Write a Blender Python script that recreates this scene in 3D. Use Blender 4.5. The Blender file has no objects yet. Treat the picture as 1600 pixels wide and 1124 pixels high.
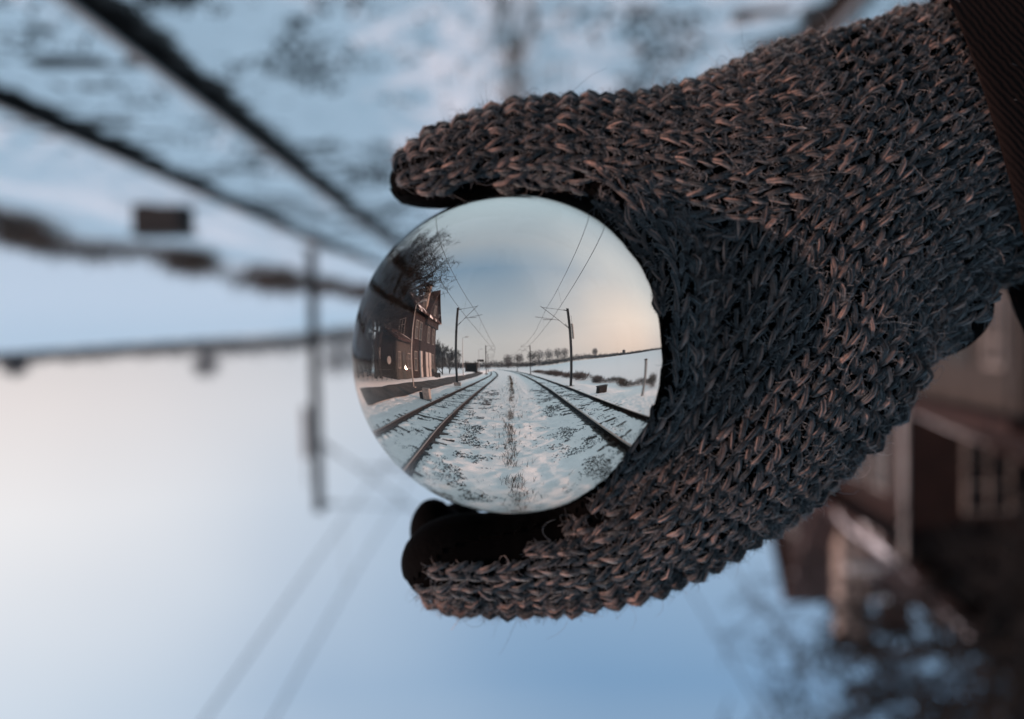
import bpy, math, random
import numpy as np
from mathutils import Matrix, Vector

rng = np.random.default_rng(7)
random.seed(7)
scene = bpy.context.scene
COL = scene.collection

# ------------------------------------------------------------------ camera
F = 1500.0            # focal length in units of 1/1600 of the frame width
D = 0.2443            # lens to the centre of the glass ball (m)
S = D / F             # one unit at the ball, in metres
H = 1.55              # lens height above the rail heads
PITCH, ROLL, YAW = math.radians(2.6), math.radians(1.2), math.radians(1.1)
fwd = np.array([0, math.cos(PITCH), math.sin(PITCH)])
up0 = np.array([0, -math.sin(PITCH), math.cos(PITCH)])
right, up = -np.array([1.0, 0, 0]), -up0          # the camera is held upside down
c_, s_ = math.cos(ROLL), math.sin(ROLL)
right, up = right * c_ - up * s_, up * c_ + right * s_
RC = np.stack([right, up, -fwd], 1)
cyw, syw = math.cos(YAW), math.sin(YAW)
RC = np.array([[cyw, syw, 0], [-syw, cyw, 0], [0, 0, 1.0]]) @ RC
cam_d = bpy.data.cameras.new('camera')
cam = bpy.data.objects.new('camera', cam_d)
COL.objects.link(cam)
cam.matrix_world = Matrix([[*RC[0], 0], [*RC[1], 0], [*RC[2], H], [0, 0, 0, 1]])
cam_d.sensor_width = 36
cam_d.lens = 36 * F / 1600
cam_d.clip_start, cam_d.clip_end = 0.01, 6000
cam_d.dof.use_dof = True
cam_d.dof.focus_distance = 0.199
cam_d.dof.aperture_fstop = cam_d.lens / 4.4       # 4.4 mm pupil
cam_d.dof.aperture_blades = 7
scene.camera = cam

# ------------------------------------------------------------------ sky, sun, exposure
SUN_AZ, SUN_EL = math.radians(103), math.radians(5.5)     # azimuth from +Y towards +X
sun_dir = Vector((math.sin(SUN_AZ) * math.cos(SUN_EL), math.cos(SUN_AZ) * math.cos(SUN_EL), math.sin(SUN_EL)))
world = bpy.data.worlds.new('World')
scene.world = world
world.use_nodes = True
wn, wl = world.node_tree.nodes, world.node_tree.links
wn.clear()


def N(nt, typ, **kw):
    n = nt.nodes.new(typ)
    for k, v in kw.items():
        if k.startswith('i_'):
            n.inputs[int(k[2:])].default_value = v
        else:
            setattr(n, k, v)
    return n


def ramp(nt, stops, interp='LINEAR'):
    n = nt.nodes.new('ShaderNodeValToRGB')
    cr = n.color_ramp
    cr.interpolation = interp
    while len(cr.elements) < len(stops):
        cr.elements.new(0.5)
    for e, (p, c) in zip(cr.elements, stops):
        e.position = p
        e.color = (*c, 1) if len(c) == 3 else c
    return n


wt = world.node_tree
out = N(wt, 'ShaderNodeOutputWorld')
bg = N(wt, 'ShaderNodeBackground')
sky = N(wt, 'ShaderNodeTexSky', sky_type='NISHITA', sun_disc=False, sun_elevation=SUN_EL,
        sun_rotation=SUN_AZ, air_density=1.0, dust_density=1.5)
skyd = N(wt, 'ShaderNodeVectorMath', operation='SCALE')
skyd.inputs[3].default_value = 0.004
tc = N(wt, 'ShaderNodeTexCoord')
sep = N(wt, 'ShaderNodeSeparateXYZ')
asn = N(wt, 'ShaderNodeMath', operation='ARCSINE')
mr = N(wt, 'ShaderNodeMapRange', i_1=0.0, i_2=math.pi / 2, i_3=0.0, i_4=1.0)
e = 1 / 90.0
cool = ramp(wt, [(0.0, (.49, .545, .62)), (5 * e, (.49, .565, .66)), (11 * e, (.34, .465, .62)), (21 * e, (.195, .335, .525)),
                 (30 * e, (.34, .45, .58)), (60 * e, (.51, .74, .95)), (1.0, (.52, .76, .98))])
warm = ramp(wt, [(0.0, (.56, .59, .64)), (4 * e, (.70, .715, .77)), (10 * e, (.80, .85, .91)), (21 * e, (.66, .77, .88)),
                 (40 * e, (.63, .77, .92)), (60 * e, (.54, .76, .96)), (1.0, (.52, .76, .98))])
# towards the sunset side (+X) the sky is warmer and brighter
azf = N(wt, 'ShaderNodeVectorMath', operation='DOT_PRODUCT')
azf.inputs[1].default_value = (math.sin(math.radians(62)), math.cos(math.radians(62)), 0)
azr = N(wt, 'ShaderNodeMapRange', interpolation_type='SMOOTHSTEP', i_1=0.43, i_2=1.0, i_3=0.0, i_4=1.0)
noi = N(wt, 'ShaderNodeTexNoise')
noi.inputs['Scale'].default_value = 1.7
noi.inputs['Detail'].default_value = 3
noim = N(wt, 'ShaderNodeMapRange', i_1=0.3, i_2=0.7, i_3=-0.08, i_4=0.08)
addn = N(wt, 'ShaderNodeMath', operation='ADD')
mixc = N(wt, 'ShaderNodeMix', data_type='RGBA')
addc = N(wt, 'ShaderNodeMix', data_type='RGBA', blend_type='ADD')
addc.inputs[0].default_value = 1.0
wl.new(tc.outputs['Generated'], sep.inputs[0])
wl.new(sep.outputs[2], asn.inputs[0])
wl.new(asn.outputs[0], mr.inputs[0])
wl.new(mr.outputs[0], cool.inputs[0])
wl.new(mr.outputs[0], warm.inputs[0])
wl.new(tc.outputs['Generated'], azf.inputs[0])
wl.new(tc.outputs['Generated'], noi.inputs['Vector'])
wl.new(noi.outputs[0], noim.inputs[0])
wl.new(azf.outputs['Value'], addn.inputs[0])
wl.new(noim.outputs[0], addn.inputs[1])
wl.new(addn.outputs[0], azr.inputs[0])
wl.new(azr.outputs[0], mixc.inputs[0])
wl.new(cool.outputs[0], mixc.inputs[6])
wl.new(warm.outputs[0], mixc.inputs[7])
wl.new(sky.outputs[0], skyd.inputs[0])
wl.new(mixc.outputs[2], addc.inputs[6])
wl.new(skyd.outputs[0], addc.inputs[7])
# the glow where the sun goes down
gd = N(wt, 'ShaderNodeVectorMath', operation='DOT_PRODUCT')
gd.inputs[1].default_value = (math.sin(math.radians(30)) * math.cos(math.radians(5)), math.cos(math.radians(30)) * math.cos(math.radians(5)), math.sin(math.radians(5)))
gm = N(wt, 'ShaderNodeMath', operation='MAXIMUM', i_1=0.0)
gp = N(wt, 'ShaderNodeMath', operation='POWER', i_1=26.0)
gs = N(wt, 'ShaderNodeVectorMath', operation='SCALE')
gs.inputs[0].default_value = (.125, .045, -.02)
adg = N(wt, 'ShaderNodeMix', data_type='RGBA', blend_type='ADD')
adg.inputs[0].default_value = 1.0
wl.new(tc.outputs['Generated'], gd.inputs[0])
wl.new(gd.outputs['Value'], gm.inputs[0])
wl.new(gm.outputs[0], gp.inputs[0])
wl.new(gp.outputs[0], gs.inputs[3])
wl.new(gs.outputs[0], adg.inputs[7])
wl.new(addc.outputs[2], adg.inputs[6])
wl.new(adg.outputs[2], bg.inputs[0])
bg.inputs[1].default_value = 1.0
wl.new(bg.outputs[0], out.inputs[0])

sun_l = bpy.data.lights.new('sun', 'SUN')
sun_l.energy = 4.2
sun_l.angle = math.radians(1)
sun_l.color = (1.0, .60, .48)
sun = bpy.data.objects.new('sun', sun_l)
COL.objects.link(sun)
sun.rotation_euler = (-sun_dir).to_track_quat('-Z', 'Y').to_euler()
sun.location = (20, 0, 20)

vs = scene.view_settings
vs.view_transform, vs.look, vs.exposure, vs.gamma, vs.use_curve_mapping = 'Standard', 'None', 0.0, 1.0, False
cy = scene.cycles
cy.max_bounces, cy.diffuse_bounces, cy.glossy_bounces, cy.transmission_bounces = 10, 3, 4, 8
cy.caustics_reflective = cy.caustics_refractive = False
cy.use_denoising = True


# ------------------------------------------------------------------ materials
def mat(name, base, rough=.8, noise=None, scale=8.0, bump=0.0, bscale=None, spec=.3, metal=0.0, sheen=0.0, coord='Object'):
    """Principled material, base colour broken up by noise between `base` and `noise`."""
    m = bpy.data.materials.new(name)
    m.use_nodes = True
    nt = m.node_tree
    p = nt.nodes['Principled BSDF']
    p.inputs['Base Color'].default_value = (*base, 1)
    p.inputs['Roughness'].default_value = rough
    p.inputs['Specular IOR Level'].default_value = spec
    p.inputs['Metallic'].default_value = metal
    if sheen:
        p.inputs['Sheen Weight'].default_value = sheen
    t = N(nt, 'ShaderNodeTexCoord')
    if noise:
        n = N(nt, 'ShaderNodeTexNoise')
        n.inputs['Scale'].default_value = scale
        n.inputs['Detail'].default_value = 5
        nt.links.new(t.outputs[coord], n.inputs['Vector'])
        r = ramp(nt, [(.36, base), (.64, noise)])
        nt.links.new(n.outputs[0], r.inputs[0])
        nt.links.new(r.outputs[0], p.inputs['Base Color'])
    if bump:
        n = N(nt, 'ShaderNodeTexNoise')
        n.inputs['Scale'].default_value = bscale or scale * 3
        n.inputs['Detail'].default_value = 4
        nt.links.new(t.outputs[coord], n.inputs['Vector'])
        b = N(nt, 'ShaderNodeBump')
        b.inputs['Strength'].default_value = bump
        b.inputs['Distance'].default_value = 1.0 / (bscale or scale * 3)
        nt.links.new(n.outputs[0], b.inputs['Height'])
        nt.links.new(b.outputs[0], p.inputs['Normal'])
    return m


M = {}
M['steel'] = mat('dark_rail_side', (.016, .013, .012), .85, (.010, .009, .0085), 20, spec=.15)
M['railhead'] = mat('worn_rail_head', (.28, .265, .26), .45, (.18, .17, .165), 12, metal=.3)
M['sleeper'] = mat('dark_sleeper', (.06, .052, .048), .9, (.035, .03, .028), 9)
M['mast'] = mat('dark_mast_steel', (.03, .03, .031), .7, (.05, .043, .04), 6)
M['wire'] = mat('wire', (.03, .03, .03), .6)
M['concrete'] = mat('concrete', (.30, .29, .28), .9, (.2, .2, .195), 6, .3)
M['lamppost'] = mat('galvanised_lamp_post', (.42, .42, .41), .5, (.3, .3, .3), 10)
M['box'] = mat('dark_cabinet', (.02, .018, .017), .8, (.03, .027, .025), 8)
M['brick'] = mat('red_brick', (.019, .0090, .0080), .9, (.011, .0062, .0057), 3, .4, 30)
M['shed'] = mat('dark_tarred_boards', (.012, .010, .0095), .9, (.028, .023, .021), 5)
M['plaster'] = mat('grey_plaster', (.05, .047, .045), .9, (.034, .032, .03), 3)
M['chimney'] = mat('pale_chimney', (.30, .26, .23), .9, (.2, .17, .15), 3)
M['white'] = mat('white_paint', (.75, .75, .74), .6)
M['doorwhite'] = mat('white_doors', (.36, .355, .35), .7, (.28, .275, .27), 3)
M['dullwhite'] = mat('weathered_white_joinery', (.22, .21, .20), .8, (.15, .145, .14), 4)
M['frame'] = mat('dark_joinery', (.03, .03, .028), .6)
M['pane'] = mat('window_glass', (.02, .022, .025), .08, spec=.5)
M['bark'] = mat('bark', (.013, .0123, .012), .95, (.008, .0076, .0074), 5)
M['twig'] = mat('hazed_far_twigs', (.11, .108, .115), .95, (.08, .078, .085), .2)  # haze over the far trees put into a paler, bluish colour
M['bush'] = mat('brown_bush_twigs', (.075, .054, .042), .95, (.05, .037, .03), 3)
M['weed'] = mat('dry_weed', (.07, .055, .035), .9, (.035, .027, .018), 4)
M['stone'] = mat('dark_ballast', (.03, .028, .027), .95, (.055, .05, .047), 30)
M['leather'] = mat('black_leather', (.0014, .0014, .0015), .75, (.0022, .0022, .0023), 300, .25, 900, spec=.02)
M['gap_shade'] = mat('stitch_gap_shade', (.0022, .0021, .0021), .95, spec=.02)  # black sheet under the stitches, painted as shade in their gaps
M['skin'] = mat('skin', (.42, .25, .18), .6, (.38, .22, .16), 30)
M['jacket'] = mat('dark_jacket', (.005, .0029, .0026), .9, (.007, .0042, .0036), 14, spec=.12)
nt_ = M['jacket'].node_tree
t_ = N(nt_, 'ShaderNodeTexCoord')
w_ = N(nt_, 'ShaderNodeTexWave', bands_direction='DIAGONAL')
w_.inputs['Scale'].default_value = 330.0
w_.inputs['Distortion'].default_value = 3.0
w_.inputs['Detail'].default_value = 2.0
b_ = N(nt_, 'ShaderNodeBump')
b_.inputs['Strength'].default_value = .35
b_.inputs['Distance'].default_value = .0006
nt_.links.new(t_.outputs['Object'], w_.inputs['Vector'])
nt_.links.new(w_.outputs[1], b_.inputs['Height'])
nt_.links.new(b_.outputs[0], nt_.nodes['Principled BSDF'].inputs['Normal'])
M['trousers'] = mat('dark_trousers', (.014, .014, .017), .9, (.02, .02, .023), 20)
M['boot'] = mat('black_boot', (.012, .011, .010), .6)
M['path'] = mat('dark_swept_path', (.022, .021, .021), .85, (.06, .058, .057), .8)


def make_snow():
    m = bpy.data.materials.new('snow')
    m.use_nodes = True
    nt = m.node_tree
    L = nt.links
    p = nt.nodes['Principled BSDF']
    p.inputs['Roughness'].default_value = .75
    p.inputs['Specular IOR Level'].default_value = .2
    t = N(nt, 'ShaderNodeTexCoord')
    at = N(nt, 'ShaderNodeAttribute', attribute_name='bare')     # how much the ballast shows through the snow
    n1 = N(nt, 'ShaderNodeTexNoise'); n1.inputs['Scale'].default_value = 9.0; n1.inputs['Detail'].default_value = 8; n1.inputs['Roughness'].default_value = .7
    n2 = N(nt, 'ShaderNodeTexNoise'); n2.inputs['Scale'].default_value = 1.3; n2.inputs['Detail'].default_value = 3
    L.new(t.outputs['Object'], n1.inputs['Vector'])
    L.new(t.outputs['Object'], n2.inputs['Vector'])
    mx = N(nt, 'ShaderNodeMath', operation='MULTIPLY_ADD', i_1=.45)
    L.new(n2.outputs[0], mx.inputs[0])
    L.new(n1.outputs[0], mx.inputs[2])
    ad = N(nt, 'ShaderNodeMath', operation='ADD')
    L.new(mx.outputs[0], ad.inputs[0])
    L.new(at.outputs['Fac'], ad.inputs[1])
    r = ramp(nt, [(.0, (0, 0, 0)), (1.0, (1, 1, 1))])
    mr_ = N(nt, 'ShaderNodeMapRange', i_1=.98, i_2=1.10, i_3=0, i_4=1)
    L.new(ad.outputs[0], mr_.inputs[0])
    mc = N(nt, 'ShaderNodeMix', data_type='RGBA')
    mc.inputs[6].default_value = (.86, .875, .89, 1)
    mc.inputs[7].default_value = (.07, .064, .058, 1)
    L.new(mr_.outputs[0], mc.inputs[0])
    L.new(mc.outputs[2], p.inputs['Base Color'])
    b = N(nt, 'ShaderNodeBump')
    b.inputs['Strength'].default_value = .5
    b.inputs['Distance'].default_value = .04
    L.new(n1.outputs[0], b.inputs['Height'])
    L.new(b.outputs[0], p.inputs['Normal'])
    return m


M['snow'] = make_snow()


def make_roof():
    m = mat('tile_roof_with_snow', (.04, .02, .017), .9, (.026, .014, .012), 6)
    nt = m.node_tree
    p = nt.nodes['Principled BSDF']
    src = p.inputs['Base Color'].links[0].from_socket
    t = N(nt, 'ShaderNodeTexCoord')
    n = N(nt, 'ShaderNodeTexNoise'); n.inputs['Scale'].default_value = .45; n.inputs['Detail'].default_value = 6
    nt.links.new(t.outputs['Object'], n.inputs['Vector'])
    r = ramp(nt, [(.55, (0, 0, 0)), (.61, (1, 1, 1))])
    nt.links.new(n.outputs[0], r.inputs[0])
    mc = N(nt, 'ShaderNodeMix', data_type='RGBA')
    nt.links.new(r.outputs[0], mc.inputs[0])
    nt.links.new(src, mc.inputs[6])
    mc.inputs[7].default_value = (.8, .81, .83, 1)
    nt.links.new(mc.outputs[2], p.inputs['Base Color'])
    return m


M['roof'] = make_roof()


def make_glass():
    m = bpy.data.materials.new('sky_greying_glass')
    m.use_nodes = True
    nt = m.node_tree
    nt.nodes.clear()
    o = N(nt, 'ShaderNodeOutputMaterial')
    g = N(nt, 'ShaderNodeBsdfRefraction')
    tint = (1.0, .86, .73)                        # straw tint added to clear glass to grey the blue sky light; two surfaces
    g.inputs['Color'].default_value = (*[math.sqrt(v) for v in tint], 1)
    g.inputs['Roughness'].default_value = 0.0
    g.inputs['IOR'].default_value = 1.5
    gl = N(nt, 'ShaderNodeBsdfGlossy')
    gl.inputs['Roughness'].default_value = 0.0
    fr = N(nt, 'ShaderNodeFresnel')
    fr.inputs['IOR'].default_value = 1.5
    wk = N(nt, 'ShaderNodeMath', operation='MULTIPLY', i_1=.55)   # reflection weakened by about half to deepen the darks seen through
    mx = N(nt, 'ShaderNodeMixShader')
    nt.links.new(fr.outputs[0], wk.inputs[0])
    nt.links.new(wk.outputs[0], mx.inputs[0])
    nt.links.new(g.outputs[0], mx.inputs[1])
    nt.links.new(gl.outputs[0], mx.inputs[2])
    nt.links.new(mx.outputs[0], o.inputs[0])
    return m


M['glass'] = make_glass()


def make_yarn(name, dark, mid, light, sheen):
    m = bpy.data.materials.new(name)
    m.use_nodes = True
    nt = m.node_tree
    p = nt.nodes['Principled BSDF']
    p.inputs['Roughness'].default_value = .8
    p.inputs['Specular IOR Level'].default_value = .25
    p.inputs['Sheen Weight'].default_value = sheen
    p.inputs['Sheen Roughness'].default_value = .5
    p.inputs['Sheen Tint'].default_value = (.72, .92, 1.0, 1)  # teal painted into the sheen for sky light along the edges
    a = N(nt, 'ShaderNodeAttribute', attribute_name='tone')
    r = ramp(nt, [(0.0, dark), (.30, tuple(c * f for c, f in zip(mid, (.52, .62, .70)))), (.55, mid), (1.0, light)])
    nt.links.new(a.outputs['Fac'], r.inputs[0])
    nt.links.new(r.outputs[0], p.inputs['Base Color'])
    return m


M['yarn'] = make_yarn('heathered_wool', (.007, .0062, .0062), (.054, .042, .038), (.36, .235, .19), .38)
M['fuzz'] = make_yarn('wool_fibres', (.05, .047, .048), (.17, .16, .158), (.45, .36, .31), .45)


# ------------------------------------------------------------------ mesh helpers
def tag(o, label=None, cat=None, group=None, kind=None):
    if label: o['label'] = label
    if cat: o['category'] = cat
    if group: o['group'] = group
    if kind: o['kind'] = kind
    return o


def empty(name, loc, rz=0.0):
    o = bpy.data.objects.new(name, None)
    COL.objects.link(o)
    o.location = loc
    o.rotation_euler = (0, 0, rz)
    o.empty_display_size = .2
    return o


def np_mesh(name, verts, faces, m, parent=None, smooth=False, attrs=None, loc=None):
    """faces: array (n,3) or (n,4)"""
    verts = np.asarray(verts, np.float32)
    faces = np.asarray(faces, np.int32)
    me = bpy.data.meshes.new(name)
    k = faces.shape[1]
    me.vertices.add(len(verts))
    me.vertices.foreach_set('co', verts.ravel())
    me.loops.add(faces.size)
    me.loops.foreach_set('vertex_index', faces.ravel())
    me.polygons.add(len(faces))
    me.polygons.foreach_set('loop_start', np.arange(0, faces.size, k, dtype=np.int32))
    me.polygons.foreach_set('loop_total', np.full(len(faces), k, np.int32))
    me.update(calc_edges=True)
    me.validate()
    if smooth:
        me.polygons.foreach_set('use_smooth', np.ones(len(me.polygons), bool))
    for an, av in (attrs or {}).items():
        a = me.attributes.new(an, 'FLOAT', 'POINT')
        a.data.foreach_set('value', np.asarray(av, np.float32))
    me.materials.append(m)
    o = bpy.data.objects.new(name, me)
    COL.objects.link(o)
    if parent: o.parent = parent
    if loc is not None: o.location = loc
    return o


class MB:
    def __init__(self):
        self.v, self.f = [], []

    def box(self, x0, x1, y0, y1, z0, z1):
        b = len(self.v)
        self.v += [(x, y, z) for z in (z0, z1) for y in (y0, y1) for x in (x0, x1)]
        self.f += [tuple(b + i for i in q) for q in ((0, 2, 3, 1), (4, 5, 7, 6), (0, 1, 5, 4), (2, 6, 7, 3), (0, 4, 6, 2), (1, 3, 7, 5))]
        return self

    def tube(self, pts, rad, n=6):
        pts = [Vector(p) for p in pts]
        if not hasattr(rad, '__len__'): rad = [rad] * len(pts)
        b = len(self.v)
        for i, p in enumerate(pts):
            t = (pts[min(i + 1, len(pts) - 1)] - pts[max(i - 1, 0)]).normalized()
            a = t.cross(Vector((0, 0, 1)) if abs(t.z) < .9 else Vector((1, 0, 0))).normalized()
            c = t.cross(a)
            for k in range(n):
                w = 2 * math.pi * k / n
                self.v.append(tuple(p + (a * math.cos(w) + c * math.sin(w)) * rad[i]))
        for i in range(len(pts) - 1):
            for k in range(n):
                q = b + i * n
                self.f.append((q + k, q + (k + 1) % n, q + n + (k + 1) % n, q + n + k))
        self.f.append(tuple(b + k for k in range(n))[::-1])
        self.f.append(tuple(b + (len(pts) - 1) * n + k for k in range(n)))
        return self

    def poly(self, pts):
        b = len(self.v)
        self.v += [tuple(p) for p in pts]
        self.f.append(tuple(range(b, b + len(pts))))
        return self

    def prism(self, ring, off):
        """closed prism: polygon ring (3-D points) pushed along vector off"""
        b, n = len(self.v), len(ring)
        self.v += [tuple(p) for p in ring] + [tuple(Vector(p) + Vector(off)) for p in ring]
        self.f.append(tuple(b + i for i in range(n))[::-1])
        self.f.append(tuple(b + n + i for i in range(n)))
        for i in range(n):
            j = (i + 1) % n
            self.f.append((b + i, b + j, b + n + j, b + n + i))
        return self

    def build(self, name, m, parent=None, smooth=False, bevel=0.0):
        me = bpy.data.meshes.new(name)
        me.from_pydata(self.v, [], self.f)
        me.update()
        if smooth:
            me.polygons.foreach_set('use_smooth', np.ones(len(me.polygons), bool))
        me.materials.append(m)
        o = bpy.data.objects.new(name, me)
        COL.objects.link(o)
        if parent: o.parent = parent
        if bevel:
            md = o.modifiers.new('bevel', 'BEVEL')
            md.width, md.segments, md.limit_method = bevel, 2, 'ANGLE'
        return o


def kids(o):
    return [c for c in COL.objects if c.parent == o]


def copy_tree(o, parent=None):
    c = o.copy()
    COL.objects.link(c)
    if parent: c.parent = parent
    for ch in list(o.children):
        copy_tree(ch, c)
    return c


def smooth01(t):
    t = np.clip(t, 0, 1)
    return t * t * (3 - 2 * t)


_perm = rng.random((256, 256))


def vnoise(x, y):
    x, y = np.asarray(x, float), np.asarray(y, float)
    xi, yi = np.floor(x).astype(int), np.floor(y).astype(int)
    fx, fy = smooth01(x - xi), smooth01(y - yi)
    g = lambda a, b: _perm[a % 256, b % 256]
    return (g(xi, yi) * (1 - fx) + g(xi + 1, yi) * fx) * (1 - fy) + (g(xi, yi + 1) * (1 - fx) + g(xi + 1, yi + 1) * fx) * fy


# ------------------------------------------------------------------ track lines (inner rail of each track), terrain
RY = np.array([-40, 0, 3.4, 6.7, 12, 19.6, 35, 64, 110, 200, 400, 700.])
RX = np.array([1.6, 2.0, 2.14, 2.3, 2.55, 2.9, 3.25, 3.4, 2.2, -5, -45, -150.])
LX = np.array([-1.4, -1.5, -1.62, -1.8, -1.88, -1.88, -1.7, -1.6, -3.6, -12, -52, -157.])
GA = 1.435


def _spl(y, X):
    y = np.asarray(y, float)
    # smoothed piecewise-linear interpolation
    w = np.maximum(1.5, np.abs(y) * .12)
    return sum(np.interp(y + k * w, RY, X) for k in (-1, -.5, 0, .5, 1)) / 5


def rail_in(y): return _spl(y, RX)


def rail_il(y): return _spl(y, LX)


def ground_z(x, y):
    x, y = np.asarray(x, float), np.asarray(y, float)
    r = np.hypot(x, y)
    z = -.115 + 0 * x
    z = z + .55 * smooth01((-x - 5.2) / 3.2) * (1 - smooth01((r - 150) / 100))
    for q in (rail_in(y), rail_in(y) + GA, rail_il(y), rail_il(y) - GA):
        z = z - .045 * np.exp(-((x - q) / .14) ** 2) * (r < 200)
    az = np.degrees(np.arctan2(x, np.maximum(y, 1e-3)))
    z = z + np.interp(az, [-5, 3, 8, 14, 28, 45, 90], [0, .3, 1.8, 5.6, 9.0, 12, 13]) * smooth01((r - 70) / 260)
    z = z - .25 * smooth01((x - 5.5) / 3) * (1 - smooth01((r - 90) / 100))
    return z


def rough_z(x, y):
    x, y = np.asarray(x, float), np.asarray(y, float)
    r = np.hypot(x, y)
    k = np.clip(1 - r / 80, 0, 1)
    n = .05 * (vnoise(x * 1.1, y * 1.1) - .5) + .045 * (vnoise(x * 4.3 + 9, y * 3.9) - .5) + .03 * (vnoise(x * 11, y * 11 + 40) - .5)
    return n * k


def grow(a, b, step, far, g):
    v = list(np.arange(a, b + 1e-6, step))
    s, x = step, v[-1]
    while x < far:
        s *= g
        x += s
        v.append(x)
    s, x, w = step, v[0], []
    while x > -far:
        s *= g
        x -= s
        w.append(x)
    return np.array(w[::-1] + v)


gx = grow(-5.5, 5.5, .06, 2600, 1.09)
gy = grow(.3, 9, .06, 2600, 1.06)
X, Y = np.meshgrid(gx, gy)
Z = ground_z(X, Y) + rough_z(X, Y)
# snow heaped against the ballast, bare strips beside the rails
ri, li = rail_in(Y), rail_il(Y)
bare = np.zeros_like(X)
near = np.exp(-np.hypot(X, Y) / 90)
for rx, wgt in ((ri, .30), (ri + GA, .26), (li, .30), (li - GA, .26)):
    d = X - rx
    bare += (wgt + .25) * np.exp(-((d + (.07 if rx is ri or rx is li else -.0)) / .14) ** 2)
mid_r = (X - (ri + GA / 2)) / .45
bare += .17 * np.exp(-mid_r ** 2)
bare += .11 * np.exp(-((X - (li - GA / 2)) / .4) ** 2)
bare += .22 * np.exp(-((X - (ri - .75)) / .42) ** 2)
bare += .20 * np.exp(-((X - (ri + li) / 2 + .02) / .16) ** 2)
bare += .15 * np.exp(-((X - (li + 1.0)) / .35) ** 2)
bare -= .05
n_x, n_y = len(gx), len(gy)
idx = np.arange(n_x * n_y).reshape(n_y, n_x)
fc = np.stack([idx[:-1, :-1], idx[:-1, 1:], idx[1:, 1:], idx[1:, :-1]], -1).reshape(-1, 4)
g = np_mesh('snowy_ground', np.stack([X, Y, Z], -1).reshape(-1, 3), fc, M['snow'], smooth=True, attrs={'bare': bare.ravel()})
tag(g, kind='structure')

# dark swept path along the station building
py = np.concatenate([np.arange(4, 40, 1.0), np.arange(40, 90, 5.0)])
pv, pf = [], []
for i, y in enumerate(py):
    xa = float(rail_il(y)) - GA - 2.35 + .25 * vnoise(y * .6, 3.)
    xb = float(rail_il(y)) - GA - 4.1 + .3 * vnoise(y * .5, 8.)
    for x in np.linspace(xb, xa, 6):
        pv.append((x, y, float(ground_z(x, y)) + .045))
for i in range(len(py) - 1):
    for k in range(5):
        pf.append((i * 6 + k, i * 6 + k + 1, (i + 1) * 6 + k + 1, (i + 1) * 6 + k))
tag(np_mesh('path', pv, pf, M['path'], smooth=True), kind='structure')

# ------------------------------------------------------------------ railway tracks
RAIL_PROF = [(-.036, 0), (.036, 0), (.036, -.035), (.011, -.05), (.011, -.13), (.07, -.15), (.07, -.165), (-.07, -.165), (-.07, -.15), (-.011, -.13), (-.011, -.05), (-.036, -.035)]
ys = np.concatenate([np.arange(-20, 40, .5), np.arange(40, 120, 2.), np.arange(120, 420, 6.)])
sleeper_mb = MB().box(-1.25, 1.25, -.11, .11, -.25, -.122)
sleeper_me = None
for fn, sg, lab in ((rail_in, 1, 'straight railway track on the side of the dark cabinet and the hedge'),
                    (rail_il, -1, 'railway track bending away on the station building side')):
    t = empty('railway_track', (float(fn(10)) + sg * GA / 2, 10, -.15))
    tag(t, lab, 'railway track', 'railway tracks in the snow')
    ox, oy, oz = t.location
    for off in (0, sg * GA):
        v, f, cap = [], [], []
        xs = fn(ys) + off
        k = len(RAIL_PROF)
        for x, y in zip(xs, ys):
            v += [(x + a - ox, y - oy, b - oz) for a, b in RAIL_PROF]
        for i in range(len(ys) - 1):
            for j in range(k):
                f.append((i * k + j, i * k + (j + 1) % k, (i + 1) * k + (j + 1) % k, (i + 1) * k + j))
        ro = np_mesh('rail', v, f, M['steel'], t)
        ro.data.materials.append(M['railhead'])
        for p in ro.data.polygons:
            if p.index % k == 0: p.material_index = 1
    far = MB()
    for y in np.arange(-5, 180, .62):
        x = float(fn(y)) + sg * GA / 2 - ox
        a = -math.atan2(float(fn(y + 1)) - float(fn(y - 1)), 2.0)
        if y < 62:
            if sleeper_me is None:
                so = sleeper_mb.build('sleeper', M['sleeper'], t)
                sleeper_me = so.data
            else:
                so = bpy.data.objects.new('sleeper', sleeper_me)
                COL.objects.link(so)
                so.parent = t
            so.location = (x, y - oy, -oz + random.uniform(-.012, .012))
            so.rotation_euler = (0, 0, a + random.uniform(-.02, .02))
        else:
            far.box(x - 1.25, x + 1.25, y - oy - .11, y - oy + .11, -.25 - oz, -.125 - oz)
    fo = far.build('sleeper', M['sleeper'], t)
    fo['kind'] = 'stuff'

# ballast stones poking out of the snow
oct_v = np.array([(1, 0, 0), (-1, 0, 0), (0, 1, 0), (0, -1, 0), (0, 0, 1), (0, 0, -1)], float)
oct_f = np.array([(0, 2, 4), (2, 1, 4), (1, 3, 4), (3, 0, 4), (2, 0, 5), (1, 2, 5), (3, 1, 5), (0, 3, 5)])


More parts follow.
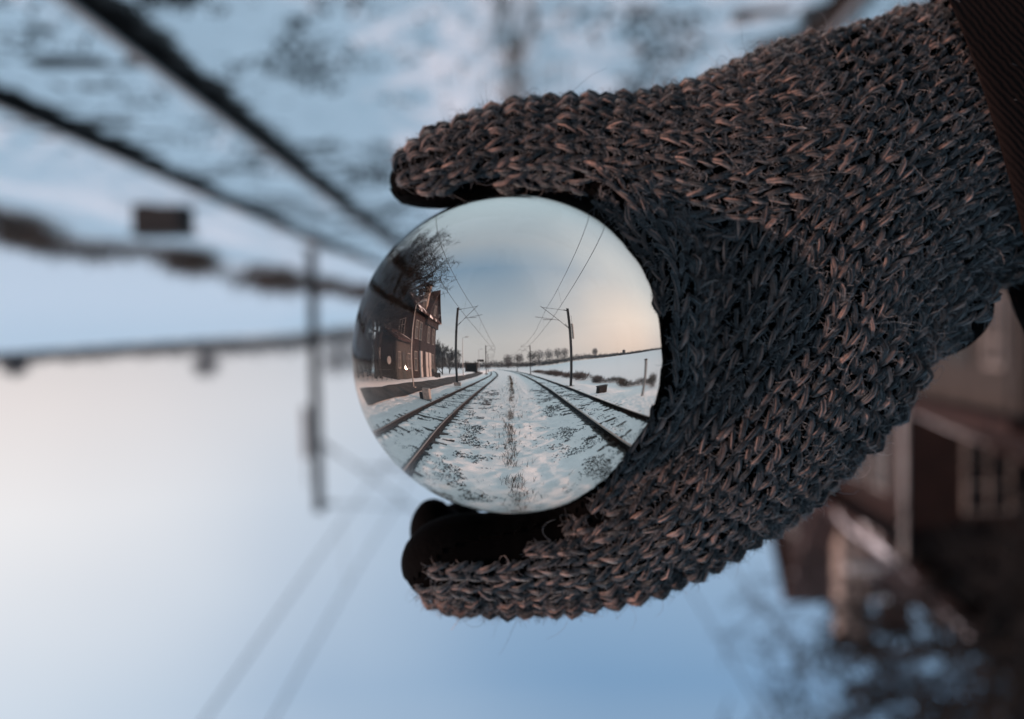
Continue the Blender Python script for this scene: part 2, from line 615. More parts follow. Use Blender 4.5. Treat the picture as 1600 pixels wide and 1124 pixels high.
def stones(n):
    pts, sz = [], []
    while len(pts) < n:
        y = .4 + 22 * random.random() ** 2.2
        ri_, li_ = float(rail_in(y)), float(rail_il(y))
        c = random.random()
        if c < .34: x = random.gauss(ri_ - .72, .30)
        elif c < .66: x = random.gauss(li_ + .95, .30)
        elif c < .80: x = random.gauss(ri_ + .7, .35)
        elif c < .90: x = random.gauss(li_ - .72, .35)
        else: x = random.uniform(li_, ri_)
        if vnoise(x * 2.2 + 20, y * 1.6) + .35 * vnoise(x * 7, y * 7) < .62 + .16 * random.random(): continue
        pts.append((x, y, float(ground_z(x, y) + rough_z(x, y)) + .002))
        sz.append(random.uniform(.008, .026) * (1 + y * .015))
    pts, sz = np.array(pts), np.array(sz)
    sc = sz[:, None, None] * rng.uniform(.6, 1.3, (n, 1, 3))
    v = oct_v[None] * sc * rng.uniform(.75, 1.25, (n, 6, 1))
    a = rng.uniform(0, 2 * math.pi, n)
    ca, sa = np.cos(a)[:, None], np.sin(a)[:, None]
    v = np.stack([v[..., 0] * ca - v[..., 1] * sa, v[..., 0] * sa + v[..., 1] * ca, v[..., 2]], -1) + pts[:, None]
    f = (oct_f[None] + 6 * np.arange(n)[:, None, None]).reshape(-1, 3)
    return v.reshape(-1, 3), f


v, f = stones(11000)
tag(np_mesh('ballast_stones', v, f, M['stone']), 'dark ballast stones poking through the snow between the tracks', 'gravel', kind='stuff')

# dry weeds in the strip between the tracks
v, f = [], []
for i in range(2100):
    y = .75 + 55 * random.random() ** 2.2
    if vnoise(y * 1.7, 5.5) < .28 + .3 * random.random(): continue
    cx_ = .05 + .12 * (vnoise(y * .9, 1.2) - .5) + .5 * (float(rail_in(y)) + float(rail_il(y)) - .4) * min(1, y / 12)
    x = random.gauss(cx_, .07 if random.random() < .7 else .3)
    z = float(ground_z(x, y) + rough_z(x, y))
    for k in range(random.randint(1, 3)):
        h = random.uniform(.05, .24)
        lx, ly = random.gauss(0, .05), random.gauss(0, .05)
        w = random.uniform(.0015, .0035) * (1 + y * .07)
        b = len(v)
        an = random.uniform(0, math.pi)
        dx, dy = math.cos(an) * w, math.sin(an) * w
        v += [(x - dx, y - dy, z - .01), (x + dx, y + dy, z - .01), (x + lx * .4 + dx, y + ly * .4 + dy, z + h * .6), (x + lx * .4 - dx, y + ly * .4 - dy, z + h * .6),
              (x + lx + dx * .3, y + ly + dy * .3, z + h), (x + lx - dx * .3, y + ly - dy * .3, z + h)]
        f += [(b, b + 1, b + 2, b + 3), (b + 3, b + 2, b + 4, b + 5)]
tag(np_mesh('dry_weeds', v, f, M['weed']), 'strip of dry weeds standing in the snow between the two tracks', 'weeds', kind='stuff')


# ------------------------------------------------------------------ overhead line masts
def mast(x, y, zb, height, sg, reach, lab, weights=False):
    """sg: direction of the arm along x"""
    t = empty('catenary_mast', (x, y, zb))
    tag(t, lab, 'mast', 'catenary masts along the tracks')
    p = MB()
    for dx in (-.09, .06):                         # H-section: two flanges and a web
        p.box(dx, dx + .03, -.13, .13, 0, height)
    p.box(-.062, .062, -.02, .02, 0, height - .002)
    p.build('pole', M['mast'], t)
    MB().box(-.3, .3, -.3, .3, -.15, .16).build('footing', M['concrete'], t, bevel=.02)
    a = sg * reach
    zt = height - .2
    MB().tube([(sg * .1, 0, zt), (a, 0, zt + .12)], .016).build('top_tie', M['mast'], t)
    MB().tube([(sg * .1, 0, height - 1.65), (a * 1.06, 0, zt + .22)], .021).build('diagonal_arm', M['mast'], t)
    MB().tube([(a * .38, 0, height - 1.06), (a * 1.28, 0, height - .86)], .017).build('registration_arm', M['mast'], t)
    MB().tube([(a * .66, 0, height - 1.04), (a * 1.0, 0, height - 1.06)], .02).build('steady_arm', M['mast'], t)
    for zz, k in ((zt + .01, .12), (height - 1.56, .1)):
        i_ = MB()
        for q in range(4):
            i_.tube([(sg * (.13 + q * .07), 0, zz + (.005 if k == .12 else .06) * q), (sg * (.16 + q * .07), 0, zz + (.005 if k == .12 else .06) * q + .01)], .06, 8)
        i_.build('insulator', M['mast'], t)
    if weights:
        w = MB()
        for q in range(8):
            w.tube([(-sg * .25, 0, height - 2.45 + q * .15), (-sg * .25, 0, height - 2.33 + q * .15)], .10, 10)
        w.build('tension_weight', M['concrete'], t)
        MB().tube([(-sg * .25, 0, height - 2.5), (-sg * .25, 0, height - .6)], .015).build('weight_rod', M['mast'], t)
    return t


mast(4.97, 22.0, -.25, 6.25, -1, 2.15, 'tall dark catenary mast with tension weights, nearest on the hedge side', weights=True)
mast(5.3, 66, -.2, 6.2, -1, 1.9, 'catenary mast second along the hedge, farther down the straight track')
mast(4.2, 110, -.1, 6.2, -1, 1.9, 'small distant catenary mast third along the hedge side')
mast(-4.05, 24.2, .15, 6.5, 1, 1.75, 'tall dark catenary mast nearest the station building, arm over bending track')
mast(-4.2, 67, .1, 6.2, 1, 1.75, 'catenary mast second on the station side where track bends')
mast(-6.2, 110, .1, 6.2, 1, 1.75, 'small distant catenary mast third on station side of bend')


def wires(lab, ms, cs, supports):
    y0 = supports[0]
    t = empty('overhead_wire', (float(ms(0)), 0, 5.9))
    tag(t, lab, 'overhead wire', 'overhead wires above the tracks')
    ox, oy, oz = t.location

    def span_z(y, zt, sag):
        for a, b in zip(supports[:-1], supports[1:]):
            if a <= y <= b:
                q = (y - a) / (b - a)
                return zt - sag * 4 * q * (1 - q)
        return zt
    yy = [y for a, b in zip(supports[:-1], supports[1:]) for y in np.linspace(a, b, 13)[:-1]] + [supports[-1]]
    rr = [.0085 + .00022 * abs(y) for y in yy]
    mw = [(float(ms(y)) - ox, y - oy, span_z(y, 5.95, .45) - oz) for y in yy]
    cw = [(float(cs(y)) - ox, y - oy, span_z(y, 4.72, .04) - oz) for y in yy]
    MB().tube(mw, rr, 5).build('messenger_wire', M['wire'], t)
    MB().tube(cw, rr, 5).build('contact_wire', M['wire'], t)
    for i in range(1, len(yy), 3):
        if yy[i] > 70: break
        MB().tube([cw[i], mw[i]], .004, 4).build('dropper', M['wire'], t)


SR = [-66, -22, 22, 66, 110, 160]
wires('pair of wires strung from the masts over the straight track', lambda y: rail_in(y) + .30 - .05 * (y < 30), lambda y: rail_in(y) + .30, SR)
SL = [-63, -19.5, 24.2, 67, 110, 160]
wires('pair of wires strung from the station side masts over bending track', lambda y: rail_il(y) - .40, lambda y: rail_il(y) - .55, SL)


# ------------------------------------------------------------------ platform lamp, signals, small things by the track
def lamp_post(x, y, h, lab):
    t = empty('platform_lamp', (x, y, float(ground_z(x, y)) - .05))
    tag(t, lab, 'lamp post', 'platform lamp posts')
    MB().tube([(0, 0, 0), (0, 0, h * .5), (.0, 0, h)], [.075, .055, .045], 8).build('post', M['lamppost'], t, True)
    MB().box(-.2, .2, -.2, .2, -.05, .12).build('footing', M['concrete'], t)
    MB().tube([(0, 0, h), (.18, 0, h + .12), (.5, 0, h + .15)], .03, 6).build('arm', M['lamppost'], t, True)
    MB().box(.4, 1.0, -.12, .12, h + .10, h + .22).build('lamp_head', M['lamppost'], t, bevel=.03)


lamp_post(-6.45, 16.7, 5.9, 'pale lamp post on the platform in front of station building')
lamp_post(-6.6, 46, 6.0, 'slim lamp post farther down platform beyond the nearest mast')
lamp_post(-6.9, 80, 6.0, 'thin distant lamp post at the bend of the track')

t = empty('relay_cabinet', (5.2, 13.7, -.33))
tag(t, 'low black cabinet standing in the snow beside the straight track', 'cabinet')
MB().box(-.36, .36, -.25, .25, .05, .58).build('case', M['box'], t, bevel=.03)
MB().box(-.40, .40, -.29, .29, .581, .64).build('lid', M['box'], t, bevel=.02)
MB().box(-.30, .30, -.2, .2, -.2, .049).build('plinth', M['concrete'], t)
MB().box(-.3, .3, -.262, -.251, .1, .53).build('door', M['box'], t)
MB().tube([(-.4, 0, .1), (-.8, .1, .03), (-1.2, -.1, .08), (-1.5, .2, .02)], .03, 6).build('cable', M['mast'], t, True)

t = empty('concrete_post', (6.0, 7.35, -.3))
tag(t, 'grey concrete post by the hedge, standing on a dark foot', 'post')
MB().box(-.11, .11, -.11, .11, .1, 1.78).build('shaft', M['concrete'], t, bevel=.02)
MB().box(-.26, .26, -.26, .26, -.2, .1).build('foot', M['sleeper'], t, bevel=.03)
MB().box(-.13, .13, -.13, .13, 1.782, 1.84).build('cap', M['sleeper'], t, bevel=.01)

t = empty('concrete_marker', (-3.95, 12.7, -.12))
tag(t, 'small grey concrete block on the snow beside the bending track', 'marker')
MB().box(-.24, .24, -.2, .2, -.1, .62).build('block', M['concrete'], t, bevel=.03)
MB().box(-.5, -.26, -.16, .12, -.1, .38).build('dark_box', M['box'], t, bevel=.02)

t = empty('track_signal', (-8.6, 96, .3))
tag(t, 'distant signal mast with a dark plate at the bend', 'signal')
MB().tube([(0, 0, 0), (0, 0, 3.6)], .07).build('post', M['mast'], t)
MB().box(-.2, 1.9, -.06, .06, 3.0, 3.7).build('sign_plate', M['box'], t)

t = empty('rail_shelter', (-8.4, 74, .3))
tag(t, 'small dark shelter beside the track at the far bend', 'shelter')
MB().box(-1.6, 1.6, -1, 1, 2.1, 2.35).build('roof', M['box'], t)
for sx in (-1.45, 1.45):
    MB().box(sx - .1, sx + .1, -.9, .9, 0, 2.098).build('side_wall', M['box'], t)
MB().box(-1.34, 1.34, .8, .9, 0, 2.098).build('back_wall', M['box'], t)

# ------------------------------------------------------------------ station building (facade along x = -8.5)
FX = -8.5
GB = .40
t = empty('station_house', (FX - 4.5, 28, GB))
tag(t, 'red brick station house with steep snowy roof and tall chimneys', 'house')
cx0, cy0 = FX - 4.5, 28.0


def loc(p): return (p[0] - cx0, p[1] - cy0, p[2] - GB)


EA, RI = 7.0, 10.6
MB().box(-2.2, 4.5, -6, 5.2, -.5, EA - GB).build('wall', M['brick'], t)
# main roof, ridge along the track
r_ = MB()
r_.prism([(-2.8, -6.6, EA - GB - .3), (1.15, -6.6, RI - GB), (5.1, -6.6, EA - GB - .3), (5.1, -6.6, EA - GB - .05), (1.15, -6.6, RI - GB + .28), (-2.8, -6.6, EA - GB - .05)], (0, 12.4, 0))
r_.build('roof', M['roof'], t)
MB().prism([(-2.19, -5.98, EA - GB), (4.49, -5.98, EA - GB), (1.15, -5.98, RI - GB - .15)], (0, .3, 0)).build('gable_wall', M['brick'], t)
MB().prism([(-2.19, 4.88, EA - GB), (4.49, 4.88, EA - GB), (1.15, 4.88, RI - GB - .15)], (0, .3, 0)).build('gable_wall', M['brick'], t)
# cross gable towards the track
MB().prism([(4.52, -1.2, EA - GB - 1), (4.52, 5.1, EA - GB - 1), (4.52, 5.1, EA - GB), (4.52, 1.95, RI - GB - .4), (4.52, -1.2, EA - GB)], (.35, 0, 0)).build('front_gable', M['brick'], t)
MB().prism([(.5, -1.7, EA - GB - .3), (.5, 1.95, RI - GB - .1), (.5, 5.6, EA - GB - .3), (.5, 5.6, EA - GB - .08), (.5, 1.95, RI - GB + .15), (.5, -1.7, EA - GB - .08)], (4.7, 0, 0)).build('gable_roof', M['roof'], t)
for (x, y, w, zt, z0, mm) in ((4.0, -.7, .36, 10.9, 5.6, 'chimney'), (1.15, 3.5, .4, 12.0, 8, 'brick')):
    c = MB().box(x - w, x + w, y - w, y + w, z0 - GB, zt - GB).build('chimney', M[mm], t)
    MB().box(x - w - .1, x + w + .1, y - w - .1, y + w + .1, zt - GB + .002, zt - GB + .2).build('chimney_cap', M['brick'], c)


def window(root, x, y, z, w, h, axis, lit=False):
    """axis 'x': the wall faces +X; 'y': the wall faces -Y"""
    fr, pn = MB(), MB()
    bars = [(-w / 2 - .08, -w / 2, -.08, h + .08), (w / 2, w / 2 + .08, -.08, h + .08), (-w / 2, w / 2, -.08, 0), (-w / 2, w / 2, h, h + .08), (-.03, .03, 0, h), (-w / 2, -.03, h * .62, h * .62 + .05), (.03, w / 2, h * .62, h * .62 + .05)]
    for a, b, c, d in bars:
        if axis == 'x': fr.box(x, x + .09, y + a, y + b, z + c, z + d)
        else: fr.box(x + a, x + b, y - .09, y, z + c, z + d)
    if axis == 'x': pn.box(x - .02, x + .03, y - w / 2, y + w / 2, z, z + h)
    else: pn.box(x - w / 2, x + w / 2, y - .03, y + .02, z, z + h)
    o = fr.build('window', M['dullwhite'], root)
    pn.build('pane', M['pane'], o)


for y in (-4.6, -2.9, 1.0, 3.6):
    window(t, 4.502, y, 4.2 - GB, .95, 1.7, 'x')
for y in (-4.6, 3.4):
    window(t, 4.502, y, 1.2 - GB, .95, 1.7, 'x')
window(t, 4.872, 1.95, 7.4 - GB, .8, 1.1, 'x')
for y in (-2.4, .3, 1.9):
    d_ = MB().box(4.502, 4.6, y - .55, y + .55, .06, 2.7).build('door', M['doorwhite'], t)
    MB().tube([(4.65, y + .4, 1.1), (4.65, y + .4, 1.35)], .03).build('door_handle', M['frame'], d_)
for x in (-.6, 2.6):
    window(t, x, -6.002, 4.6 - GB, .95, 1.6, 'y')

# low dark annex towards the camera
t = empty('station_annex', (FX - 2.6, 19.2, GB))
tag(t, 'low dark boarded annex with a pale plastered side wall, built against station house', 'annex')
MB().box(-2.6, 2.35, -2.4, 2.75, -.5, 3.2).build('wall', M['shed'], t)
MB().box(2.352, 2.6, -2.4, 2.75, -.5, 3.2).build('plastered_wall', M['plaster'], t)
MB().prism([(-3.0, -2.8, 3.1), (0, -2.8, 4.5), (3.0, -2.8, 3.1), (3.0, -2.8, 3.3), (0, -2.8, 4.72), (-3.0, -2.8, 3.3)], (0, 5.55, 0)).build('roof', M['roof'], t)
MB().prism([(-2.6, -2.38, 3.2), (2.6, -2.38, 3.2), (0, -2.38, 4.4)], (0, .2, 0)).build('gable_wall', M['shed'], t)
d_ = MB().box(2.602, 2.66, -.6, .4, .02, 2.3).build('door', M['frame'], t)
MB().tube([(2.7, .25, 1.05), (2.7, .25, 1.25)], .03).build('door_handle', M['lamppost'], d_)
window(t, 2.602, 1.7, 1.0, .8, 1.2, 'x')
window(t, 2.602, -1.6, 1.0, .6, 1.2, 'x')

t = empty('wall_clock', (FX - 1.25, 16.72, 1.95))
tag(t, 'round white clock on the dark end wall of the low annex', 'clock')
MB().tube([(0, .05, 0), (0, -.06, 0)], .34, 24).build('face', M['white'], t)
rv = MB()
ring = [(math.cos(a) * .355, -.0, math.sin(a) * .355) for a in np.linspace(0, 2 * math.pi, 25)]
rv.tube(ring, .03, 6).build('rim', M['frame'], t)
MB().box(-.012, .012, -.075, -.062, 0, .2).build('hand', M['frame'], t)
MB().box(0, .15, -.085, -.077, -.014, .014).build('hand', M['frame'], t)

t = empty('notice_board', (-11.9, 16.2, .4))
tag(t, 'upright white notice board on posts beside the dark annex', 'notice board')
MB().box(-.42, .42, -.04, .04, .75, 2.7).build('panel', M['white'], t)
for sx in (-.48, .48):
    MB().tube([(sx, 0, -.2), (sx, 0, 2.8)], .045).build('post', M['frame'], t)

t = empty('platform_bench', (-7.75, 31, .42))
tag(t, 'dark bench standing against the front of the station house', 'bench')
MB().box(-.25, .25, -.9, .9, .42, .48).build('seat', M['frame'], t)
MB().box(-.3, -.25, -.9, .9, .55, .95).build('backrest', M['frame'], t)
for sy in (-.75, .75):
    MB().box(-.25, .25, sy - .04, sy + .04, -.05, .418).build('leg', M['frame'], t)

# fence in front of the trees
t = empty('wire_fence', (-8.7, 11, .3))
tag(t, 'low post and wire fence in the snow before the dark trees', 'fence')
fy = np.arange(-5.5, 4.6, 1.4)
for y in fy:
    MB().tube([(0, y, -.2), (0, y, 1.05)], .04).build('post', M['bark'], t)
for z in (.45, .9):
    MB().tube([(0, fy[0], z), (0, fy[-1], z)], .012, 4).build('fence_wire', M['wire'], t)


# ------------------------------------------------------------------ trees
def branch_tree(height, seed, spread=.62, levels=5, lean=0.0, first=.25, trunk_r=None, thick=1.0):
    """returns (trunk MB, crown MB): a bare winter tree as tapered tubes"""
    rnd = random.Random(seed)
    trunk, crown = MB(), MB()

    def go(p, d, ln, r, lv):
        seg = 5 if lv == 0 else (4 if lv < 3 else 3)
        pts, rad = [p], [r]
        dd = d.copy()
        for i in range(seg):
            dd = (dd + Vector((rnd.gauss(0, 1), rnd.gauss(0, 1), rnd.gauss(0, .6) + .12)) * (.08 if lv == 0 else .2)).normalized()
            p = p + dd * ln / seg
            pts.append(p)
            rad.append(r * (1 - (.5 if lv == 0 else .6) * (i + 1) / seg))
        (trunk if lv == 0 else crown).tube(pts, rad, 8 if lv == 0 else (5 if lv < 3 else 3))
        if lv >= levels: return
        n = (8 if lv == 0 else (6 if lv < 2 else (5 if lv < 3 else 4)))
        for k in range(n):
            q = first + (1 - first) * (k + rnd.random()) / n if lv == 0 else .2 + .8 * (k + rnd.random()) / n
            i = min(int(q * seg), seg - 1)
            bp = pts[i].lerp(pts[i + 1], q * seg - i)
            ax = (pts[i + 1] - pts[i]).normalized()
            side = ax.cross(Vector((rnd.gauss(0, 1), rnd.gauss(0, 1), rnd.gauss(0, 1)))).normalized()
            nd = (ax * (1 - spread) + side * spread + Vector((0, 0, .12))).normalized()
            br = rad[i] * rnd.uniform(.42, .62) if lv < 2 else rad[i] * .6
            go(bp, nd, ln * rnd.uniform(.55, .8) * (1 - .25 * q), max(br, .009 * thick), lv + 1)
    go(Vector((0, 0, -.3)), Vector((lean, 0, 1)).normalized(), height * .62, trunk_r or height * .022, 0)
    return trunk, crown


def tree(x, y, h, seed, lab, group=None, **kw):
    t = empty('bare_tree', (x, y, float(ground_z(x, y))))
    tag(t, lab, 'tree', group)
    a, b = branch_tree(h, seed, **kw)
    a.build('trunk', M['bark'], t, True)
    b.build('crown', M['bark'], t, True)
    return t


tr = tree(-11.6, 14.6, 15.5, 3, 'big bare spreading tree in front of annex, boughs reaching over the roof', 'bare trees round the station', spread=.66, lean=.16, thick=2.4, trunk_r=.42)
tree(-13.5, 9.5, 15, 5, 'tall dark bare tree beyond the wire fence, nearest to the annex clock', 'bare trees round the station', spread=.55, thick=2.6, trunk_r=.4)
t2 = tree(-10.0, 5.5, 14, 8, 'bare tree standing closest to the fence end, thin upright boughs', 'bare trees round the station', spread=.5, thick=2.6, trunk_r=.36)
for i, (x, y, rz, sc, lab) in enumerate(((-17.5, 15.5, 1.9, 1.05, 'bare tree close behind the annex, crown above its roof'),
                                         (-17, 6.0, 4.0, .95, 'dark bare tree deep behind the fence'),
                                         (-14.8, 20.5, 2.6, 1.15, 'bare tree rising from behind the annex roof beside the house gable'),
                                         (-12.5, 1.5, 5.1, .9, 'dark bare tree beyond the end of the fence, farthest from the station house'),
                                         (-20, 10.5, .7, 1.1, 'tall bare tree at the back of the trees behind the fence'),
                                         (-12.2, 7.6, 3.3, 1.0, 'dark bare tree behind the middle of the wire fence'),
                                         (-9.9, 14.0, 2.75, .86, 'bare tree right before the dark annex wall with the clock'),
                                         (-10.2, 12.6, 4.4, .92, 'dark bare tree between the round clock and the fence, boughs before the house'),
                                         (-15.6, 12.2, 5.5, 1.1, 'tall dark bare tree between the annex wall and the fence trees'),
                                         (-9.6, -1.5, 2.2, .9, 'bare tree standing alone beyond the fence, level with the photographer'))):
    c = copy_tree(t2 if i % 2 else tr)
    c.location = (x, y, float(ground_z(x, y)))
    c.rotation_euler = (0, 0, rz)
    c.scale = (sc,) * 3
    tag(c, lab, 'tree', 'bare trees round the station')

sm = tree(-9.6, 42, 5.6, 21, 'small bushy bare tree past the far corner of station house', 'small trees past the station', levels=5, spread=.6, first=.1, thick=1.6)
for x, y, rz, sc, lab in ((-11.4, 45, 2, 1.12, 'larger of the small bare trees close behind the house corner'), (-9.9, 50, 4.2, .85, 'lowest small bare tree beside the platform lamp')):
    c = copy_tree(sm)
    c.location = (x, y, float(ground_z(x, y)))
    c.rotation_euler = (0, 0, rz)
    c.scale = (sc,) * 3
    tag(c, lab, 'tree', 'small trees past the station')


def twig_cloud(n, rx, rz, zc, ln, w, rnd):
    v, f = [], []
    for i in range(n):
        while True:
            p = Vector((rnd.uniform(-1, 1), rnd.uniform(-1, 1), rnd.uniform(-1, 1)))
            if p.length < 1: break
        if rnd.random() < .25: p *= .6
        p = Vector((p.x * rx, p.y * rx, p.z * rz + zc))
        d = Vector((p.x / rx + rnd.gauss(0, .5), p.y / rx + rnd.gauss(0, .5), rnd.uniform(.1, 1.3))).normalized() * ln * rnd.uniform(.5, 1.3)
        s = d.cross(Vector((rnd.gauss(0, 1), rnd.gauss(0, 1), rnd.gauss(0, 1)))).normalized() * w
        b = len(v)
        v += [tuple(p - s), tuple(p + s), tuple(p + d)]
        f.append((b, b + 1, b + 2))
    return v, f


# tall dark shrubs under the trees behind the fence
SH_L = ['dark leafless shrub at the annex end of the fence', 'tall dark shrub second from the annex behind the fence', 'dark shrub behind the fence, third from the annex',
        'dark shrub behind the fence, fourth from the annex', 'dark shrub behind the far end of the fence', 'last dark shrub past the end of the fence', 'dark shrub standing behind the annex corner', 'dark shrub deep under the trees']
for i, (x, y, k) in enumerate(((-12.6, 13.2, 1.0), (-11.3, 10.9, 1.2), (-10.6, 8.4, 1.05), (-10.3, 6.2, 1.2), (-10.2, 3.8, 1.05), (-10.4, 1.4, 1.1), (-14.4, 15.2, 1.25), (-13.8, 6.8, 1.4))):
    if i == 0:
        t = empty('shrub', (0, 0, 0))
        vv, ff = twig_cloud(1500, 1.25, 1.7, 1.7, .75, .02, random.Random(33))
        np_mesh('twigs', vv, ff, M['bark'], t)
        s_mb = MB()
        q = random.Random(34)
        for k_ in range(16):
            a = q.uniform(0, 6.28)
            s_mb.tube([(.1 * math.cos(a), .1 * math.sin(a), -.2), (.4 * math.cos(a), .4 * math.sin(a), 1.3), (.9 * math.cos(a + .3), .9 * math.sin(a + .3), q.uniform(2.2, 3.2))], [.05, .035, .012], 5)
        s_mb.build('stems', M['bark'], t)
        sh0 = t
    else:
        t = copy_tree(sh0)
    t.location = (x, y, float(ground_z(x, y)))
    t.rotation_euler = (0, 0, i * 1.1)
    t.scale = (k, k, k)
    tag(t, SH_L[i], 'shrub', 'dark shrubs behind the fence')

# far wood beyond the field, and the row of round trees standing above it
FR = 335.0


def far_base(az):
    x, y = FR * math.sin(az), FR * math.cos(az)
    return x, y, float(ground_z(x, y))


rnd = random.Random(4)
v, f = [], []
az = math.radians(-16)
while az < math.radians(75):
    k = rnd.uniform(.96, 1.04)
    x, y, z = far_base(az)
    x, y = x * k, y * k
    hh = rnd.uniform(4, 8.5) * (1 if az > math.radians(2) else 1.15) * (1.0 - .45 * smooth01((math.degrees(az) - 15) / 12))
    vv, ff = twig_cloud(70, 2.4, hh * .5, hh * .5, 1.8, .16, rnd)
    b = len(v)
    v += [(p[0] + x, p[1] + y, p[2] + z) for p in vv]
    f += [tuple(i + b for i in q) for q in ff]
    az += math.radians(rnd.uniform(.08, .17))
tag(np_mesh('far_wood', v, f, M['twig']), 'low dark wood along the far edge of the snowy field', 'wood', kind='stuff')

FARS = [(.5, 15.0, 5.0), (2.5, 15.5, 5.2), (4.9, 17, 5.0), (6.3, 18, 6.2), (8.2, 18.5, 5.2), (9.9, 18.0, 4.6), (11.4, 17, 5.2), (18.8, 13.0, 4.6), (28.5, 7.5, 3.5)]
FLAB = ['distant round tree nearest the vanishing tracks', 'distant round tree second from the vanishing tracks', 'distant round tree third from the vanishing tracks',
        'broad distant tree, widest of the row beside the second mast', 'distant tall tree just past the broad one in the far row', 'narrow distant tree in the far row before the nearest hedge side mast',
        'distant round tree last in the far row, by the tall mast', 'lone distant tree on the field edge past the tall mast', 'small lone distant tree on the rising snowy field']
for (a, h, rx), lab in zip(FARS, FLAB):
    x, y, z = far_base(math.radians(a))
    t = empty('far_tree', (x * .97, y * .97, z - .3))
    tag(t, lab, 'tree', 'round trees beyond the field')
    vv, ff = twig_cloud(620, rx, h * .34, h * .64, 2.2, .14, rnd)
    np_mesh('crown', vv, ff, M['twig'], t)
    MB().tube([(0, 0, 0), (.2, 0, h * .4), (.1, .1, h * .75)], [.35, .25, .1], 6).build('trunk', M['twig'], t)

# bushes of the hedge on the far side of the straight track
bush_src = None
hp = [(9.5 + .8 * math.sin(y * .7), y) for y in np.concatenate([np.arange(8.5, 30, .8), np.arange(30, 60, 2.3), np.arange(60, 105, 4.5)])]
for i, (x, y) in enumerate(hp):
    if i < 3:
        t = empty('bush', (x, y, float(ground_z(x, y)) - .05))
        vv, ff = twig_cloud(420, .75, .36, .40, .34, .012, random.Random(50 + i))
        np_mesh('twigs', vv, ff, M['bush'], t)
        s_mb = MB()
        q = random.Random(80 + i)
        for k in range(14):
            a = q.uniform(0, 6.28)
            s_mb.tube([(0.1 * math.cos(a), .1 * math.sin(a), -.1), (.35 * math.cos(a), .35 * math.sin(a), .45), (.55 * math.cos(a + .3), .55 * math.sin(a + .3), q.uniform(.7, 1.15))], [.016, .011, .004], 4)
        s_mb.build('stems', M['bush'], t)
        srcs = [t] if i == 0 else srcs + [t]
    else:
        t = copy_tree(srcs[i % 3])
        t.location = (x, y, float(ground_z(x, y)) - .05)
        k = random.uniform(.5, .85) * (1.8 if y > 30 else 1.0)
        t.scale = (k * 1.25, k * 1.25, k * random.uniform(.6, .95))
        t.rotation_euler = (0, 0, random.uniform(0, 6.28))
    tag(t, 'brown bare bush in the low hedge beyond the straight track', 'bush', 'bushes of the hedge beyond the straight track')

# ------------------------------------------------------------------ the glass ball
bpx, bpy_ = 799 - 800, 554 - 562


def cam_pt(m):
    """metric point in units of S, camera axes (x right, y down the picture, z away from the ball plane) -> world"""
    m = np.asarray(m, float)
    c = np.stack([m[..., 0] * S, -m[..., 1] * S, -(D + m[..., 2] * S)], -1)
    return c @ RC.T + np.array([0, 0, H])


BR = .04 / S                                        # ball radius in units
ball_c = np.array([bpx, bpy_, 0.0])
import bmesh
bm = bmesh.new()
bmesh.ops.create_icosphere(bm, subdivisions=7, radius=.04)
me = bpy.data.meshes.new('glass_ball')
bm.to_mesh(me)
bm.free()
me.polygons.foreach_set('use_smooth', np.ones(len(me.polygons), bool))
me.materials.append(M['glass'])
ball = bpy.data.objects.new('glass_ball', me)
COL.objects.link(ball)
ball.location = cam_pt(ball_c)
tag(ball, 'clear glass ball held in the gloved hand, showing the railway line upright', 'glass ball')

# ------------------------------------------------------------------ gloved hand (shape as a blend of tapering elliptic digits)
# rows: x, y on the 1600 x 1124 frame at that depth, depth z, half width across, half thickness, roll of the section (deg)
DIG = {
    'hand': [(1800, 75, 40, 225, 118, 0), (1710, 130, 30, 200, 118, 0), (1590, 172, 10, 212, 122, 0), (1440, 245, -15, 205, 112, 4), (1290, 385, -45, 205, 98, 10), (1212, 535, -55, 205, 92, 14), (1125, 678, -48, 166, 90, 14),
             (1035, 790, -32, 118, 86, 8), (930, 856, -18, 88, 80, 0), (800, 876, -12, 76, 74, 0), (715, 877, -12, 71, 66, 0), (676, 882, -12, 56, 50, 0), (656, 885, -12, 32, 30, 0)],
    'thumb': [(628, 287, -12, 24, 22, 0), (643, 283, -12, 38, 36, 0), (680, 271, -14, 54, 50, 0), (735, 255, -18, 63, 58, 0), (810, 238, -22, 72, 62, 0), (900, 240, -28, 80, 68, 0), (1000, 254, -34, 100, 76, 0),
              (1110, 266, -40, 136, 84, 0), (1230, 258, -38, 170, 92, 0), (1335, 225, -28, 172, 92, 0), (1420, 190, -15, 140, 76, 0)],
    'web': [(915, 275, -40, 40, 44, 0), (965, 305, -56, 46, 50, 0), (1008, 358, -68, 46, 52, 0), (1050, 430, -84, 42, 50, 0), (1052, 530, -86, 44, 50, 0), (1048, 610, -80, 42, 50, 0), (990, 700, -62, 40, 50, 0), (930, 780, -45, 40, 50, 0)],
    'middle': [(1200, 590, 70, 95, 75, 0), (1085, 745, 110, 82, 74, 0), (965, 850, 118, 74, 70, 0), (810, 878, 112, 68, 66, 0), (712, 860, 106, 58, 56, 0), (682, 828, 104, 44, 42, 0), (676, 802, 104, 26, 26, 0)],
    'ring': [(1230, 560, 150, 90, 72, 0), (1110, 735, 225, 76, 70, 0), (985, 840, 240, 70, 66, 0), (830, 868, 238, 62, 60, 0), (745, 846, 232, 50, 48, 0), (715, 812, 230, 34, 34, 0)],
    'little': [(1260, 520, 220, 80, 66, 0), (1130, 700, 315, 64, 58, 0), (1010, 790, 338, 58, 54, 0), (890, 815, 340, 50, 48, 0), (815, 795, 336, 40, 38, 0), (790, 770, 334, 26, 26, 0)],
}


